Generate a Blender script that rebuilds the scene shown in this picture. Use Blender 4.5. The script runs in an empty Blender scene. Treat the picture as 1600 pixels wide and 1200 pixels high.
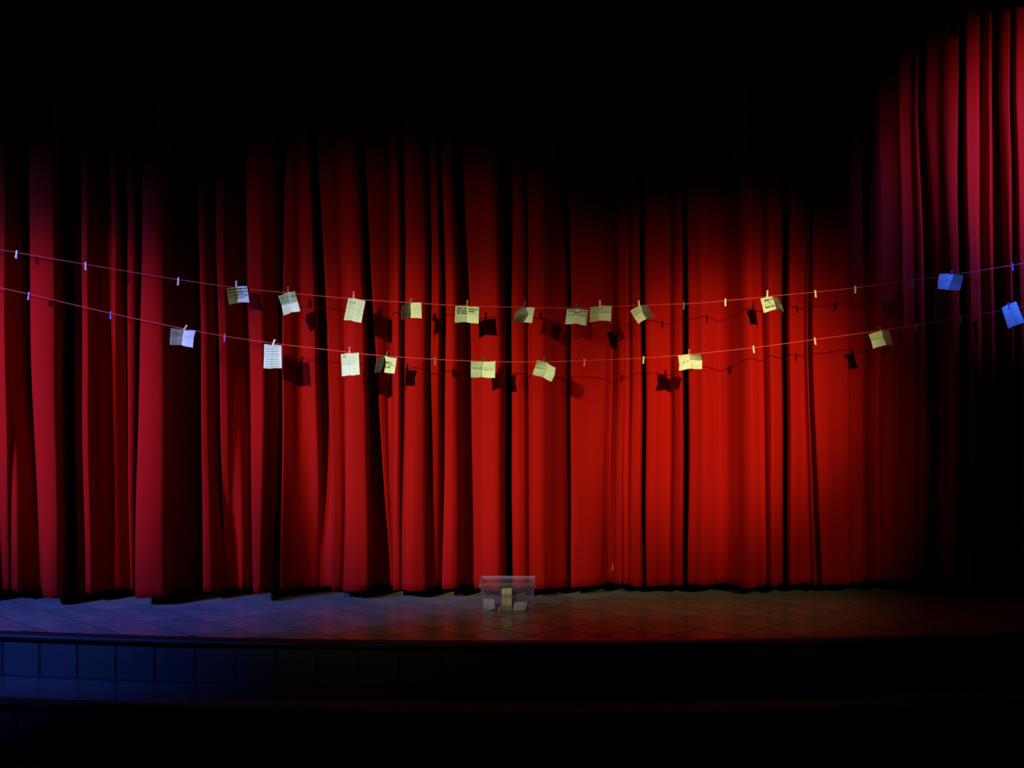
import bpy, bmesh, math, random
import numpy as np
from mathutils import Vector, Matrix

random.seed(7)
SC = bpy.context.scene
COL = SC.collection

# ------------------------------------------------------------------ camera, world, lights, exposure
F = 1931.0            # focal length in pixels of a 1600 px wide frame
H = 1.63              # camera height above the stage floor
cam_d = bpy.data.cameras.new('camera')
cam_d.sensor_width = 36.0
cam_d.lens = F / 1600.0 * 36.0
cam_d.clip_end = 100
cam = bpy.data.objects.new('camera', cam_d)
cam.location = (0, 0, H)
cam.rotation_euler = (math.radians(90), 0, 0)
COL.objects.link(cam)
SC.camera = cam

SC.view_settings.view_transform = 'Standard'
SC.view_settings.look = 'None'
SC.view_settings.exposure = 0.0
SC.view_settings.gamma = 1.0
SC.view_settings.use_curve_mapping = False

w = bpy.data.worlds.new('world')
SC.world = w
w.use_nodes = True
w.node_tree.nodes['Background'].inputs[0].default_value = (0.35, 0.4, 1.0, 1)
w.node_tree.nodes['Background'].inputs[1].default_value = 0.0015


def spot(name, pos, target, radius_m, power, color, size=0.2, blend=1.0):
    d = bpy.data.lights.new(name, 'SPOT')
    p, t = Vector(pos), Vector(target)
    dist = (t - p).length
    d.spot_size = 2 * math.atan(radius_m / dist)
    d.spot_blend = blend
    d.energy = power * 4 * math.pi ** 2 * dist ** 2
    d.color = color
    d.shadow_soft_size = size
    o = bpy.data.objects.new(name, d)
    o.location = p
    o.rotation_euler = (t - p).to_track_quat('-Z', 'Y').to_euler()
    COL.objects.link(o)
    return o


def px(x, y, Y):
    """point at depth Y that the photograph shows at pixel x, y"""
    return Vector(((x - 800) * Y / F, Y, H + (600 - y) * Y / F))


WARM_A = (0.92, 1.0, 0.40)
WARM_B = (1.0, 0.90, 0.33)
LPOS, APOS, BPOS, RPOS = (-8.6, 2.6, 4.3), (-7.3, -3.0, 6.3), (5.5, -3.0, 6.7), (7.2, 3.0, 4.9)
BLUE = (0.05, 0.15, 1.0)
spot('front_spot_left', APOS, px(675, 675, 9.3), 1.45, 1.20, WARM_A)
spot('front_spot_left_halo', APOS, px(650, 675, 9.3), 2.25, 0.31, WARM_A)
spot('front_spot_right', BPOS, px(1138, 630, 9.5), 1.2, 1.42, WARM_B)
spot('front_spot_right_halo', BPOS, px(1105, 700, 9.5), 2.0, 0.38, WARM_B)
spot('side_spot_blue', LPOS, px(90, 715, 9.1), 2.45, 3.3, BLUE, 0.12)
spot('side_spot_warm', (-8.4, 1.6, 4.0), px(110, 640, 9.1), 1.5, 0.86, (1.0, 0.8, 0.42), 0.15)
spot('high_spot_blue', RPOS, px(1670, 290, 9.4), 1.25, 6.5, BLUE, 0.15)
spot('high_spot_warm', (6.9, 2.6, 4.7), px(1675, 200, 9.4), 1.1, 1.15, (1.0, 0.7, 0.5), 0.15)

# ------------------------------------------------------------------ materials
MATS = {}


def mat(name, color, rough=0.6, noise=0.0, nscale=8.0, bump=0.0, bscale=200.0, rand=0.0,
        spec=0.5, translucent=0.0, stretch=(1, 1, 1), metallic=0.0):
    if name in MATS:
        return MATS[name]
    m = bpy.data.materials.new(name)
    m.use_nodes = True
    nt = m.node_tree
    N, L = nt.nodes, nt.links
    b = N['Principled BSDF']
    b.inputs['Base Color'].default_value = (*color, 1)
    b.inputs['Roughness'].default_value = rough
    b.inputs['Specular IOR Level'].default_value = spec
    b.inputs['Metallic'].default_value = metallic
    tc = N.new('ShaderNodeTexCoord')
    mp = N.new('ShaderNodeMapping')
    mp.inputs['Scale'].default_value = stretch
    L.new(tc.outputs['Object'], mp.inputs['Vector'])
    if noise or rand:
        hsv = N.new('ShaderNodeHueSaturation')
        hsv.inputs['Color'].default_value = (*color, 1)
        val = None
        if noise:
            nz = N.new('ShaderNodeTexNoise')
            nz.inputs['Scale'].default_value = nscale
            nz.inputs['Detail'].default_value = 5
            L.new(mp.outputs[0], nz.inputs['Vector'])
            mr = N.new('ShaderNodeMapRange')
            mr.inputs['From Min'].default_value = 0.3
            mr.inputs['From Max'].default_value = 0.7
            mr.inputs['To Min'].default_value = 1 - noise
            mr.inputs['To Max'].default_value = 1 + noise
            L.new(nz.outputs['Fac'], mr.inputs['Value'])
            val = mr.outputs[0]
        if rand:
            oi = N.new('ShaderNodeObjectInfo')
            mr2 = N.new('ShaderNodeMapRange')
            mr2.inputs['To Min'].default_value = 1 - rand
            mr2.inputs['To Max'].default_value = 1 + rand
            L.new(oi.outputs['Random'], mr2.inputs['Value'])
            if val is not None:
                mu = N.new('ShaderNodeMath')
                mu.operation = 'MULTIPLY'
                L.new(val, mu.inputs[0])
                L.new(mr2.outputs[0], mu.inputs[1])
                val = mu.outputs[0]
            else:
                val = mr2.outputs[0]
        L.new(val, hsv.inputs['Value'])
        L.new(hsv.outputs[0], b.inputs['Base Color'])
    if bump:
        nb = N.new('ShaderNodeTexNoise')
        nb.inputs['Scale'].default_value = bscale
        nb.inputs['Detail'].default_value = 3
        L.new(mp.outputs[0], nb.inputs['Vector'])
        bp = N.new('ShaderNodeBump')
        bp.inputs['Strength'].default_value = bump
        bp.inputs['Distance'].default_value = 0.002
        L.new(nb.outputs['Fac'], bp.inputs['Height'])
        L.new(bp.outputs[0], b.inputs['Normal'])
    if translucent:
        tr = N.new('ShaderNodeBsdfTranslucent')
        tr.inputs['Color'].default_value = (*color, 1)
        mx = N.new('ShaderNodeMixShader')
        mx.inputs[0].default_value = translucent
        L.new(b.outputs[0], mx.inputs[1])
        L.new(tr.outputs[0], mx.inputs[2])
        L.new(mx.outputs[0], N['Material Output'].inputs['Surface'])
    MATS[name] = m
    return m


def plastic_mat(name, tint, haze):
    m = bpy.data.materials.new(name)
    m.use_nodes = True
    N, L = m.node_tree.nodes, m.node_tree.links
    b = N['Principled BSDF']
    b.inputs['Base Color'].default_value = (0.75, 0.52, 0.80, 1)
    b.inputs['Roughness'].default_value = 0.18
    t = N.new('ShaderNodeBsdfTransparent')
    t.inputs['Color'].default_value = (*tint, 1)
    g = N.new('ShaderNodeBsdfGlossy')
    g.inputs['Roughness'].default_value = 0.06
    fr = N.new('ShaderNodeFresnel')
    fr.inputs['IOR'].default_value = 1.45
    m1 = N.new('ShaderNodeMixShader')
    m1.inputs[0].default_value = haze
    L.new(t.outputs[0], m1.inputs[1])
    L.new(b.outputs[0], m1.inputs[2])
    m2 = N.new('ShaderNodeMixShader')
    ge = N.new('ShaderNodeNewGeometry')
    inv = N.new('ShaderNodeMath')
    inv.operation = 'SUBTRACT'
    inv.inputs[0].default_value = 1.0
    L.new(ge.outputs['Backfacing'], inv.inputs[1])
    mu = N.new('ShaderNodeMath')
    mu.operation = 'MULTIPLY'
    L.new(fr.outputs[0], mu.inputs[0])
    L.new(inv.outputs[0], mu.inputs[1])
    L.new(mu.outputs[0], m2.inputs[0])
    L.new(m1.outputs[0], m2.inputs[1])
    L.new(g.outputs[0], m2.inputs[2])
    L.new(m2.outputs[0], N['Material Output'].inputs['Surface'])
    return m


M_CURTAIN = mat('red_stage_cloth', (0.28, 0.0036, 0.0030), 0.9, 0.06, 3.0, 0.25, 500.0, spec=0.03, stretch=(1, 1, 0.15))
M_BLACKCLOTH = mat('black_cloth', (0.003, 0.003, 0.003), 0.95, spec=0.05, bump=0.2)
M_TILE = mat('floor_tile', (0.23, 0.17, 0.155), 0.24, 0.2, 5.0, 0.35, 60.0, rand=0.12)
M_GROUT = mat('grout', (0.02, 0.016, 0.016), 0.95, spec=0.1)
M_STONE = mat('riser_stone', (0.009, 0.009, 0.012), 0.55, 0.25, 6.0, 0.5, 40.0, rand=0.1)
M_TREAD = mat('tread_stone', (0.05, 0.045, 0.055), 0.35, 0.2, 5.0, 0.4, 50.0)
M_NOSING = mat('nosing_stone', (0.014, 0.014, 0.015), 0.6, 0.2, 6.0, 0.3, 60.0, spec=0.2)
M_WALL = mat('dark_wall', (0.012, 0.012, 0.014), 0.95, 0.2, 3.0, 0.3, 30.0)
M_PAPER = mat('note_paper', (0.60, 0.60, 0.58), 0.75, 0.04, 30.0, 0.25, 90.0, spec=0.2, translucent=0.10)
M_INK = mat('ink', (0.05, 0.055, 0.05), 0.7)
M_INKLIGHT = mat('faded_ink', (0.30, 0.30, 0.27), 0.7)
M_INKGREEN = mat('green_ink', (0.10, 0.36, 0.22), 0.7)
M_INKBROWN = mat('brown_ink', (0.32, 0.13, 0.05), 0.7)
M_WOOD = mat('peg_wood', (0.62, 0.47, 0.34), 0.6, 0.15, 60.0)
M_PEGWHITE = mat('pale_peg_wood', (0.75, 0.66, 0.6), 0.6, 0.1, 60.0)
M_PEGRED = mat('red_peg_paint', (0.6, 0.08, 0.07), 0.45)
M_PEGBLUE = mat('blue_peg_paint', (0.05, 0.07, 0.35), 0.45)
M_PEGBROWN = mat('brown_peg_wood', (0.22, 0.07, 0.03), 0.6)
M_PEGVIOLET = mat('violet_peg_paint', (0.30, 0.06, 0.32), 0.45)
M_PEGGREY = mat('grey_peg_wood', (0.06, 0.055, 0.06), 0.6)
M_WIRE = mat('steel_wire', (0.5, 0.5, 0.5), 0.3, metallic=1.0)
M_STRING = mat('red_cord', (0.58, 0.055, 0.065), 0.7, 0.15, 200.0, spec=0.1)
M_CARD = mat('cream_card', (0.55, 0.42, 0.20), 0.7, 0.08, 20.0)
M_CARDGREY = mat('grey_note_paper', (0.46, 0.42, 0.30), 0.7, 0.08, 20.0)
M_CARDBROWN = mat('brownish_note_paper', (0.36, 0.24, 0.12), 0.7, 0.08, 20.0)
M_BOX = plastic_mat('clear_plastic', (0.93, 0.92, 0.95), 0.035)
M_BOXEDGE = plastic_mat('clear_plastic_edge', (0.85, 0.84, 0.9), 0.16)


# ------------------------------------------------------------------ helpers
def link(o, parent=None):
    COL.objects.link(o)
    if parent is not None:
        o.parent = parent
    return o


def mesh_obj(name, verts, faces, m, parent=None, smooth=False):
    me = bpy.data.meshes.new(name)
    me.from_pydata([tuple(v) for v in verts], [], faces)
    me.materials.append(m)
    if smooth:
        me.shade_smooth()
    me.update()
    return link(bpy.data.objects.new(name, me), parent)


def bm_obj(name, bm, m, parent=None, smooth=False):
    me = bpy.data.meshes.new(name)
    bmesh.ops.recalc_face_normals(bm, faces=bm.faces)
    bm.to_mesh(me)
    bm.free()
    me.materials.append(m)
    if smooth:
        me.shade_smooth()
    return link(bpy.data.objects.new(name, me), parent)


def thing(name, label, cat, loc=(0, 0, 0), group=None):
    o = bpy.data.objects.new(name, None)
    o.empty_display_size = 0.05
    o.location = loc
    COL.objects.link(o)
    tag(o, label, cat, group)
    return o


def tag(o, label=None, cat=None, group=None, kind=None):
    if label:
        o['label'] = label
    if cat:
        o['category'] = cat
    if group:
        o['group'] = group
    if kind:
        o['kind'] = kind
    return o


def add_box(bm, x0, x1, y0, y1, z0, z1, bevel=0.0, mtx=None):
    r = bmesh.ops.create_cube(bm, size=1.0)
    vs = r['verts']
    for v in vs:
        v.co = Vector((x0 + (v.co.x + .5) * (x1 - x0), y0 + (v.co.y + .5) * (y1 - y0), z0 + (v.co.z + .5) * (z1 - z0)))
    if bevel:
        es = {e for v in vs for e in v.link_edges}
        rb = bmesh.ops.bevel(bm, geom=list(es), offset=bevel, segments=1, affect='EDGES')
        vs = list({v for f in rb['faces'] for v in f.verts} | {v for v in vs if v.is_valid})
    if mtx is not None:
        for v in vs:
            v.co = mtx @ v.co
    return vs


def tube(points, r, sides=6):
    """verts, faces of a tube through the points"""
    P = [Vector(p) for p in points]
    V, Fc = [], []
    n = len(P)
    for i, p in enumerate(P):
        t = (P[min(i + 1, n - 1)] - P[max(i - 1, 0)]).normalized()
        a = t.orthogonal() if abs(t.z) > 0.9 else t.cross(Vector((0, 0, 1)))
        a.normalize()
        b = t.cross(a).normalized()
        for k in range(sides):
            an = 2 * math.pi * k / sides
            V.append(p + a * (r * math.cos(an)) + b * (r * math.sin(an)))
    for i in range(n - 1):
        for k in range(sides):
            k2 = (k + 1) % sides
            Fc.append((i * sides + k, i * sides + k2, (i + 1) * sides + k2, (i + 1) * sides + k))
    Fc.append(tuple(range(sides))[::-1])
    Fc.append(tuple((n - 1) * sides + k for k in range(sides)))
    return V, Fc


def pchip(t, y, q):
    t, y, q = np.asarray(t, float), np.asarray(y, float), np.asarray(q, float)
    h = np.diff(t)
    d = np.diff(y) / h
    m = np.zeros_like(y)
    for i in range(1, len(y) - 1):
        if d[i - 1] * d[i] > 0:
            w1, w2 = 2 * h[i] + h[i - 1], h[i] + 2 * h[i - 1]
            m[i] = (w1 + w2) / (w1 / d[i - 1] + w2 / d[i])
    m[0], m[-1] = d[0], d[-1]
    i = np.clip(np.searchsorted(t, q, side='right') - 1, 0, len(h) - 1)
    s = (q - t[i]) / h[i]
    return ((1 + 2 * s) * (1 - s) ** 2 * y[i] + s * (1 - s) ** 2 * h[i] * m[i]
            + s * s * (3 - 2 * s) * y[i + 1] + s * s * (s - 1) * h[i] * m[i + 1])


# ------------------------------------------------------------------ stage floor, steps, walls
CX, R1 = 0.05, 18.5
YF = 7.80                      # nearest point of the stage edge
CY = YF + R1
Y_BACK = 11.0
XW = 4.95


def arc_pt(R, s, z):
    """point on the arc of radius R, s metres along it from the middle"""
    a = s / R
    return Vector((CX + R * math.sin(a), CY - R * math.cos(a), z))


def sweep_arc(R, prof, s0, s1, n):
    """sweep a closed profile of (outward, z) along the arc"""
    V, Fc = [], []
    k = len(prof)
    for i in range(n + 1):
        s = s0 + (s1 - s0) * i / n
        for (o_, z) in prof:
            V.append(arc_pt(R, s, z) + (arc_pt(R + 1, s * (R + 1) / R, z) - arc_pt(R, s, z)) * o_)
    for i in range(n):
        for j in range(k):
            j2 = (j + 1) % k
            Fc.append((i * k + j, i * k + j2, (i + 1) * k + j2, (i + 1) * k + j))
    Fc.append(tuple(range(k))[::-1])
    Fc.append(tuple(n * k + j for j in range(k)))
    return V, Fc


# stage slab (grout bed) with the curved front
pts = [arc_pt(R1 - 0.02, s, 0) for s in np.linspace(-5.0, 5.0, 41)]
poly = [(p.x, p.y) for p in pts] + [(XW, Y_BACK), (-XW, Y_BACK)]
n = len(poly)
V = [(x, y, -0.0008) for x, y in poly] + [(x, y, -0.30) for x, y in poly]
floor = mesh_obj('floor', V, [tuple(range(n)), tuple(range(2 * n - 1, n - 1, -1))] +
                 [(i, i + n, (i + 1) % n + n, (i + 1) % n) for i in range(n)], M_GROUT)
tag(floor, kind='structure')

# diagonal tiles, each its own piece
TS, GAP = 0.31, 0.011
planes = []
for s in np.linspace(-5.2, 5.2, 27):
    p = arc_pt(R1 - 0.055, s, 0)
    c = Vector((CX, CY, 0))
    nrm = (c - Vector((p.x, p.y, 0))).normalized()
    planes.append((Vector((p.x, p.y)), Vector((nrm.x, nrm.y))))
planes += [(Vector((0, 10.55)), Vector((0, -1))), (Vector((-4.9, 0)), Vector((1, 0))), (Vector((4.9, 0)), Vector((-1, 0)))]


def clip(poly, p0, nrm):
    out = []
    for i in range(len(poly)):
        a, b = poly[i], poly[(i + 1) % len(poly)]
        da, db = (a - p0).dot(nrm), (b - p0).dot(nrm)
        if da >= 0:
            out.append(a)
        if (da > 0) != (db > 0) and abs(da - db) > 1e-9:
            out.append(a + (b - a) * (da / (da - db)))
    return out


rot45 = math.radians(45)
u = Vector((math.cos(rot45), math.sin(rot45)))
v = Vector((-math.sin(rot45), math.cos(rot45)))
org = Vector((0.35, 8.45))
for i in range(-22, 23):
    for j in range(-22, 23):
        c = org + u * (i * TS) + v * (j * TS)
        if abs(c.x) > 5.4 or c.y < 7.3 or c.y > 10.9:
            continue
        hs = TS / 2 - GAP / 2
        quad = [c - u * hs - v * hs, c + u * hs - v * hs, c + u * hs + v * hs, c - u * hs + v * hs]
        for (p0, nrm) in planes:
            quad = clip(quad, p0, nrm)
            if len(quad) < 3:
                break
        if len(quad) < 3:
            continue
        q2 = [quad[0]]
        for p in quad[1:]:
            if (p - q2[-1]).length > 1e-4:
                q2.append(p)
        if (q2[0] - q2[-1]).length < 1e-4:
            q2.pop()
        quad = q2
        if len(quad) < 3:
            continue
        area = abs(sum(quad[k].x * quad[(k + 1) % len(quad)].y - quad[(k + 1) % len(quad)].x * quad[k].y for k in range(len(quad)))) / 2
        if area < 0.0015:
            continue
        m_ = len(quad)
        cen = sum(quad, Vector((0, 0))) / m_
        dz = random.uniform(-0.0001, 0.0002)
        tx, ty = random.uniform(-.001, .001), random.uniform(-.001, .001)
        V = []
        for p in quad:
            V.append((p.x - cen.x, p.y - cen.y, -0.004))
        for p in quad:
            V.append((p.x - cen.x, p.y - cen.y, -0.0006))
        for p in quad:
            q = cen + (p - cen) * (1 - 0.0006 / (TS / 2))
            V.append((q.x - cen.x, q.y - cen.y, dz + tx * (q.x - cen.x) + ty * (q.y - cen.y)))
        Fc = [tuple(range(2 * m_, 3 * m_))]
        for k in range(m_):
            k2 = (k + 1) % m_
            Fc += [(k, k2, m_ + k2, m_ + k), (m_ + k, m_ + k2, 2 * m_ + k2, 2 * m_ + k)]
        t_ = mesh_obj('tile', V, Fc, M_TILE, floor)
        t_.location = (cen.x, cen.y, 0)


def nosing_profile(ztop, over=0.035, depth=0.06, thick=0.036):
    pr = [(-depth, ztop), (over - .012, ztop)]
    for k in range(5):
        a = math.pi / 2 - math.pi * k / 4
        pr.append((over - .012 + .018 * math.cos(a), ztop - thick / 2 + thick / 2 * math.sin(a)))
    pr += [(-depth, ztop - thick)]
    out = [pr[0]]
    for p in pr[1:]:
        if abs(p[0] - out[-1][0]) + abs(p[1] - out[-1][1]) > 1e-5:
            out.append(p)
    return out


def riser(parent, R, ztop, zbot, block_w, phase, count_s):
    """row of stone blocks with open joints"""
    s = phase - math.floor((phase + count_s) / block_w) * block_w
    while s < count_s:
        w_ = block_w - 0.020
        Vb, Fb = sweep_arc(R, [(-0.03, ztop), (0.0, ztop), (0.004, ztop - 0.006), (0.004, zbot + 0.006), (0.0, zbot), (-0.03, zbot)], s, s + w_, 2)
        # set each block a hair in or out
        d = random.uniform(-0.002, 0.002)
        cdir = (arc_pt(R + 1, s, 0) - arc_pt(R, s, 0)).normalized()
        Vb = [p + cdir * d for p in Vb]
        mesh_obj('stone_block', Vb, Fb, M_STONE, parent)
        s += block_w


RISE = 0.29
stage_front = thing('stage_step', 'curved front edge of the stage faced with upright stone blocks under a rounded lip', 'step', arc_pt(R1, 0, -RISE))
off = Vector(stage_front.location)


def part_at(name, V, Fc, m, parent, smooth=False):
    o = mesh_obj(name, V, Fc, m, parent, smooth)
    return o


def fix_parent_space(root):
    """children were modelled in world space: shift them back by the root's place"""
    inv = Matrix.Translation(-root.location)
    for ch in root.children:
        ch.matrix_parent_inverse = inv


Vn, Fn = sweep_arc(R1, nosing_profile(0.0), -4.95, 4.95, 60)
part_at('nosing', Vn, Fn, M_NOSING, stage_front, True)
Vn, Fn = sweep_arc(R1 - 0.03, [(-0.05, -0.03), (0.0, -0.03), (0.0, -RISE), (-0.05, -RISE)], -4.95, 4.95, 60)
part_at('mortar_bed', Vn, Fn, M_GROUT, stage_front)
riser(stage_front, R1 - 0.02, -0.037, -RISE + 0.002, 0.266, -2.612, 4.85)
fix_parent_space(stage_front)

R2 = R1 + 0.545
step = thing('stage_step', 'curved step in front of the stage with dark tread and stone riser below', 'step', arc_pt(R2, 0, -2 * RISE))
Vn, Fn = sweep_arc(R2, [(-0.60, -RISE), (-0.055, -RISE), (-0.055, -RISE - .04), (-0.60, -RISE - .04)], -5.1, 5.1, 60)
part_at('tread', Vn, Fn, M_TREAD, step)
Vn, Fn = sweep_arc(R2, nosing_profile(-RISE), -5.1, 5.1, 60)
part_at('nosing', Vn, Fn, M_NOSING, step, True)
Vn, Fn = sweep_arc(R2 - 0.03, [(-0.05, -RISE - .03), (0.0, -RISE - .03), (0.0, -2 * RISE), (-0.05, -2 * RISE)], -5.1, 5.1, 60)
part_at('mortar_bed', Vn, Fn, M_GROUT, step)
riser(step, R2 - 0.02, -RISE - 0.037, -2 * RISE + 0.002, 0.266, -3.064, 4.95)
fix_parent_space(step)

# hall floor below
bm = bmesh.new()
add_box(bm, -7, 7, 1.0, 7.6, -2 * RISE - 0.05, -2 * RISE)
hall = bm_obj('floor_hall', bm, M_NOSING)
tag(hall, kind='structure')

for nm, x0, x1 in (('wall_left', -XW - .1, -XW), ('wall_right', XW, XW + .1)):
    bm = bmesh.new()
    add_box(bm, x0, x1, 8.55, Y_BACK, -0.3, 5.6)
    tag(bm_obj(nm, bm, M_WALL), kind='structure')
bm = bmesh.new()
add_box(bm, -XW - .1, XW + .1, Y_BACK, Y_BACK + .1, -0.3, 5.6)
tag(bm_obj('wall_back', bm, M_WALL), kind='structure')
bm = bmesh.new()
add_box(bm, -XW - .1, XW + .1, 8.0, Y_BACK, 5.3, 5.4)
tag(bm_obj('ceiling', bm, M_WALL), kind='structure')

# ------------------------------------------------------------------ curtain
# (x at y560, x at y900, x at y250, depth behind the front line at y560 [, at y900, at y250])
CP = [
    (-190, -190, -190, -.20), (-170, -170, -170, .0), (-140, -140, -140, -.02), (-125, -125, -125, -.2), (-95, -95, -95, -.22),
    (-90, -90, -90, -.02), (-60, -60, -60, -.03), (-45, -45, -45, -.20),
    (-12, -2, -14, -.30), (0, 8, -2, -.10, -.24, -.10), (8, 12, 6, -.08, -.24, -.08), (13, 17, 14, -.12, -.26, -.12), (24, 26, 24, -.20), (36, 40, 36, -.28), (48, 62, 43, -.36),
    (53, 68, 48, 0), (68, 78, 62, .015), (84, 88, 80, .005), (93, 95, 89, -.05), (97, 99, 93, -.16), (106, 107, 104, -.26), (115, 117, 111, -.34),
    (118, 120, 114, -.18), (128, 132, 125, -.20), (130, 134, 128, -.13), (137, 140, 134, -.13), (142, 146, 140, -.17), (155, 156, 150, -.23),
    (174, 175, 175, -.30, -.30, -.26), (179, 181, 178, -.30, -.31, -.16), (185, 186, 184, -.32, -.32, -.18), (191, 192, 190, -.35), (199, 203, 197, -.40),
    (201, 205, 199, -.16, -.36, -.16), (208, 208, 208, -.17, -.37, -.17), (211, 209, 213, -.23, -.38, -.23), (217, 211, 222, -.33, -.38, -.33),
    (220, 212, 224, 0), (236, 230, 238, .02), (254, 255, 250, .0), (261, 263, 258, -.05), (265, 267, 262, -.16), (285, 287, 284, -.28), (312, 317, 310, -.42),
    (315, 320, 313, -.17), (322, 330, 319, -.18), (326, 334, 323, -.22), (334, 343, 332, -.28), (341, 351, 338, -.34), (343, 354, 340, -.16, -.36, -.16), (353, 360, 349, -.17, -.37, -.17),
    (358, 366, 355, -.22, -.38, -.22), (374, 378, 370, -.32), (388, 394, 383, -.42),
    (392, 397, 386, -.01), (408, 406, 402, .0), (418, 412, 414, -.05, -.08, -.03), (434, 426, 434, -.17, -.20, -.10), (438, 431, 441, -.30, -.28, -.30), (440, 436, 444, -.32),
    (443, 440, 448, -.04, -.14, -.04), (455, 452, 458, -.07, -.20, -.05), (470, 468, 468, -.13, -.26, -.07), (480, 484, 474, -.10, -.31, -.05), (492, 494, 482, -.08, -.32, -.05),
    (498, 500, 486, -.13, -.34, -.1), (501, 505, 488, -.32), (508, 512, 492, -.30), (512, 518, 496, -.27),
    (515, 520, 499, -.05), (528, 530, 512, -.06), (539, 535, 528, -.09), (542, 538, 540, -.02), (556, 556, 546, .01), (569, 572, 556, -.01), (574, 578, 562, -.10), (576, 581, 564, -.30), (583, 598, 566, -.33),
    (587, 608, 569, -.30), (590, 610, 571, -.07, -.3, -.05), (598, 611, 584, -.10, -.3, -.08), (606, 612, 600, -.15, -.30, -.13), (611, 613, 606, -.17), (616, 613, 611, -.04, -.1, -.04), (622, 616, 618, -.01, -.05, -.01), (627, 622, 624, -.05, -.05, -.05),
    (629, 626, 627, -.14, -.08, -.16), (632, 630, 629, -.12, -.04, -.16), (635, 634, 632, -.02, .0, -.02), (648, 644, 644, .015), (660, 654, 656, .0), (668, 664, 666, -.06, -.03, -.06), (671, 672, 669, -.14), (674, 676, 674, -.10, -.16, -.10), (684, 684, 682, -.10, -.2, -.10), (688, 688, 684, -.14, -.24, -.14),
    (690, 690, 686, -.27), (695, 691, 689, -.28), (697, 692, 692, -.03), (706, 704, 700, -.01), (715, 716, 708, -.05), (719, 720, 711, -.2), (728, 730, 716, -.28), (734, 740, 722, -.27),
    (737, 743, 727, -.05), (750, 754, 744, -.05), (765, 764, 760, -.01), (776, 776, 770, .01), (785, 786, 780, -.04), (788, 789, 784, -.12), (789, 790, 785, -.24), (794, 794, 791, -.31),
    # ---- the two halves meet here
    (800, 799.5, 799.5, -.20), (801, 801, 801, -.04), (810, 810, 808, -.01), (820, 820, 816, -.03), (824, 824, 820, -.09), (829, 829, 825, -.08), (833, 832, 832, -.02), (846, 845, 845, -.01), (857, 856, 854, -.04),
    (868, 867, 864, -.09), (884, 884, 880, -.17), (888, 889, 883, -.26), (891, 891, 886, -.27), (893, 893, 890, -.08), (905, 900, 902, -.06), (925, 920, 922, -.06), (945, 938, 940, -.09),
    (951, 946, 948, -.16), (960, 955, 956, -.20), (964, 962, 964, -.10), (972, 970, 972, -.06), (977, 976, 977, -.10), (982, 980, 982, -.10), (988, 988, 987, -.04), (998, 999, 994, -.02), (1001, 1004, 997, -.08), (1003, 1006, 999, -.28), (1006, 1008, 1002, -.29),
    (1009, 1011, 1006, -.05), (1018, 1020, 1016, -.03), (1034, 1034, 1034, -.09), (1045, 1046, 1045, -.12), (1055, 1056, 1056, -.05), (1063, 1065, 1064, -.02), (1066, 1068, 1067, -.08), (1068, 1070, 1069, -.30), (1073, 1074, 1071, -.31),
    (1076, 1076, 1074, -.06), (1088, 1088, 1086, -.03), (1099, 1099, 1097, .0), (1108, 1109, 1106, -.045), (1119, 1119, 1117, -.13), (1124, 1124, 1122, -.16), (1132, 1132, 1131, -.145), (1150, 1150, 1148, -.045), (1168, 1169, 1165, .06), (1173, 1176, 1170, .07), (1180, 1183, 1176, .03), (1187, 1191, 1182, -.03), (1191, 1196, 1186, -.035),
    (1199, 1201, 1195, .02), (1205, 1206, 1202, .05), (1214, 1214, 1212, .0), (1221, 1220, 1220, -.06), (1225, 1225, 1224, -.25), (1228, 1228, 1227, -.26), (1231, 1230, 1230, -.05), (1237, 1238, 1235, .0), (1245, 1246, 1243, -.03), (1252, 1254, 1251, -.075), (1256, 1263, 1255, -.085),
    (1263, 1272, 1263, -.04), (1265, 1277, 1265, -.17), (1268, 1281, 1267, -.11), (1273, 1285, 1271, -.06),
    (1290, 1298, 1290, -.08), (1310, 1312, 1308, -.06), (1325, 1326, 1324, -.08), (1331, 1331, 1329, -.16), (1346, 1346, 1344, -.18), (1362, 1362, 1360, -.10), (1370, 1370, 1368, -.07),
    (1377, 1376, 1374, -.14), (1382, 1382, 1380, -.24), (1392, 1392, 1389, -.23), (1404, 1404, 1401, -.20), (1411, 1411, 1408, -.17), (1415, 1415, 1412, -.28), (1428, 1428, 1424, -.26), (1438, 1438, 1433, -.21), (1442, 1442, 1436, -.20),
    (1447, 1447, 1440, -.34), (1459, 1459, 1449, -.36), (1464, 1464, 1452, -.20), (1476, 1476, 1468, -.13), (1490, 1490, 1486, -.04), (1496, 1496, 1495, -.03), (1499, 1499, 1499, -.22), (1506, 1508, 1503, -.26), (1510, 1512, 1507, -.12), (1518, 1519, 1513, .0), (1523, 1524, 1520, -.03), (1528, 1529, 1524, -.16),
    (1536, 1536, 1534, -.24), (1544, 1544, 1541, -.20), (1550, 1550, 1547, -.13), (1554, 1554, 1552, -.22), (1570, 1570, 1562, -.27), (1577, 1577, 1568, -.10), (1582, 1582, 1578, -.05), (1588, 1588, 1582, -.11), (1593, 1593, 1586, -.08), (1598, 1598, 1592, .0), (1610, 1610, 1604, -.01), (1620, 1620, 1616, -.2), (1645, 1645, 1645, -.24),
    (1652, 1652, 1650, -.02), (1680, 1680, 1678, .0), (1690, 1690, 1690, -.2), (1720, 1720, 1720, -.22), (1728, 1728, 1728, -.02), (1750, 1750, 1750, -.02), (1765, 1765, 1765, -.2), (1790, 1790, 1790, -.15),
]
BASEX = [-300, 0, 250, 420, 560, 850, 950, 1300, 1600, 1900]
BASEY = [9.0, 9.02, 9.05, 9.15, 9.3, 9.36, 9.5, 9.56, 9.5, 9.5]


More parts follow.
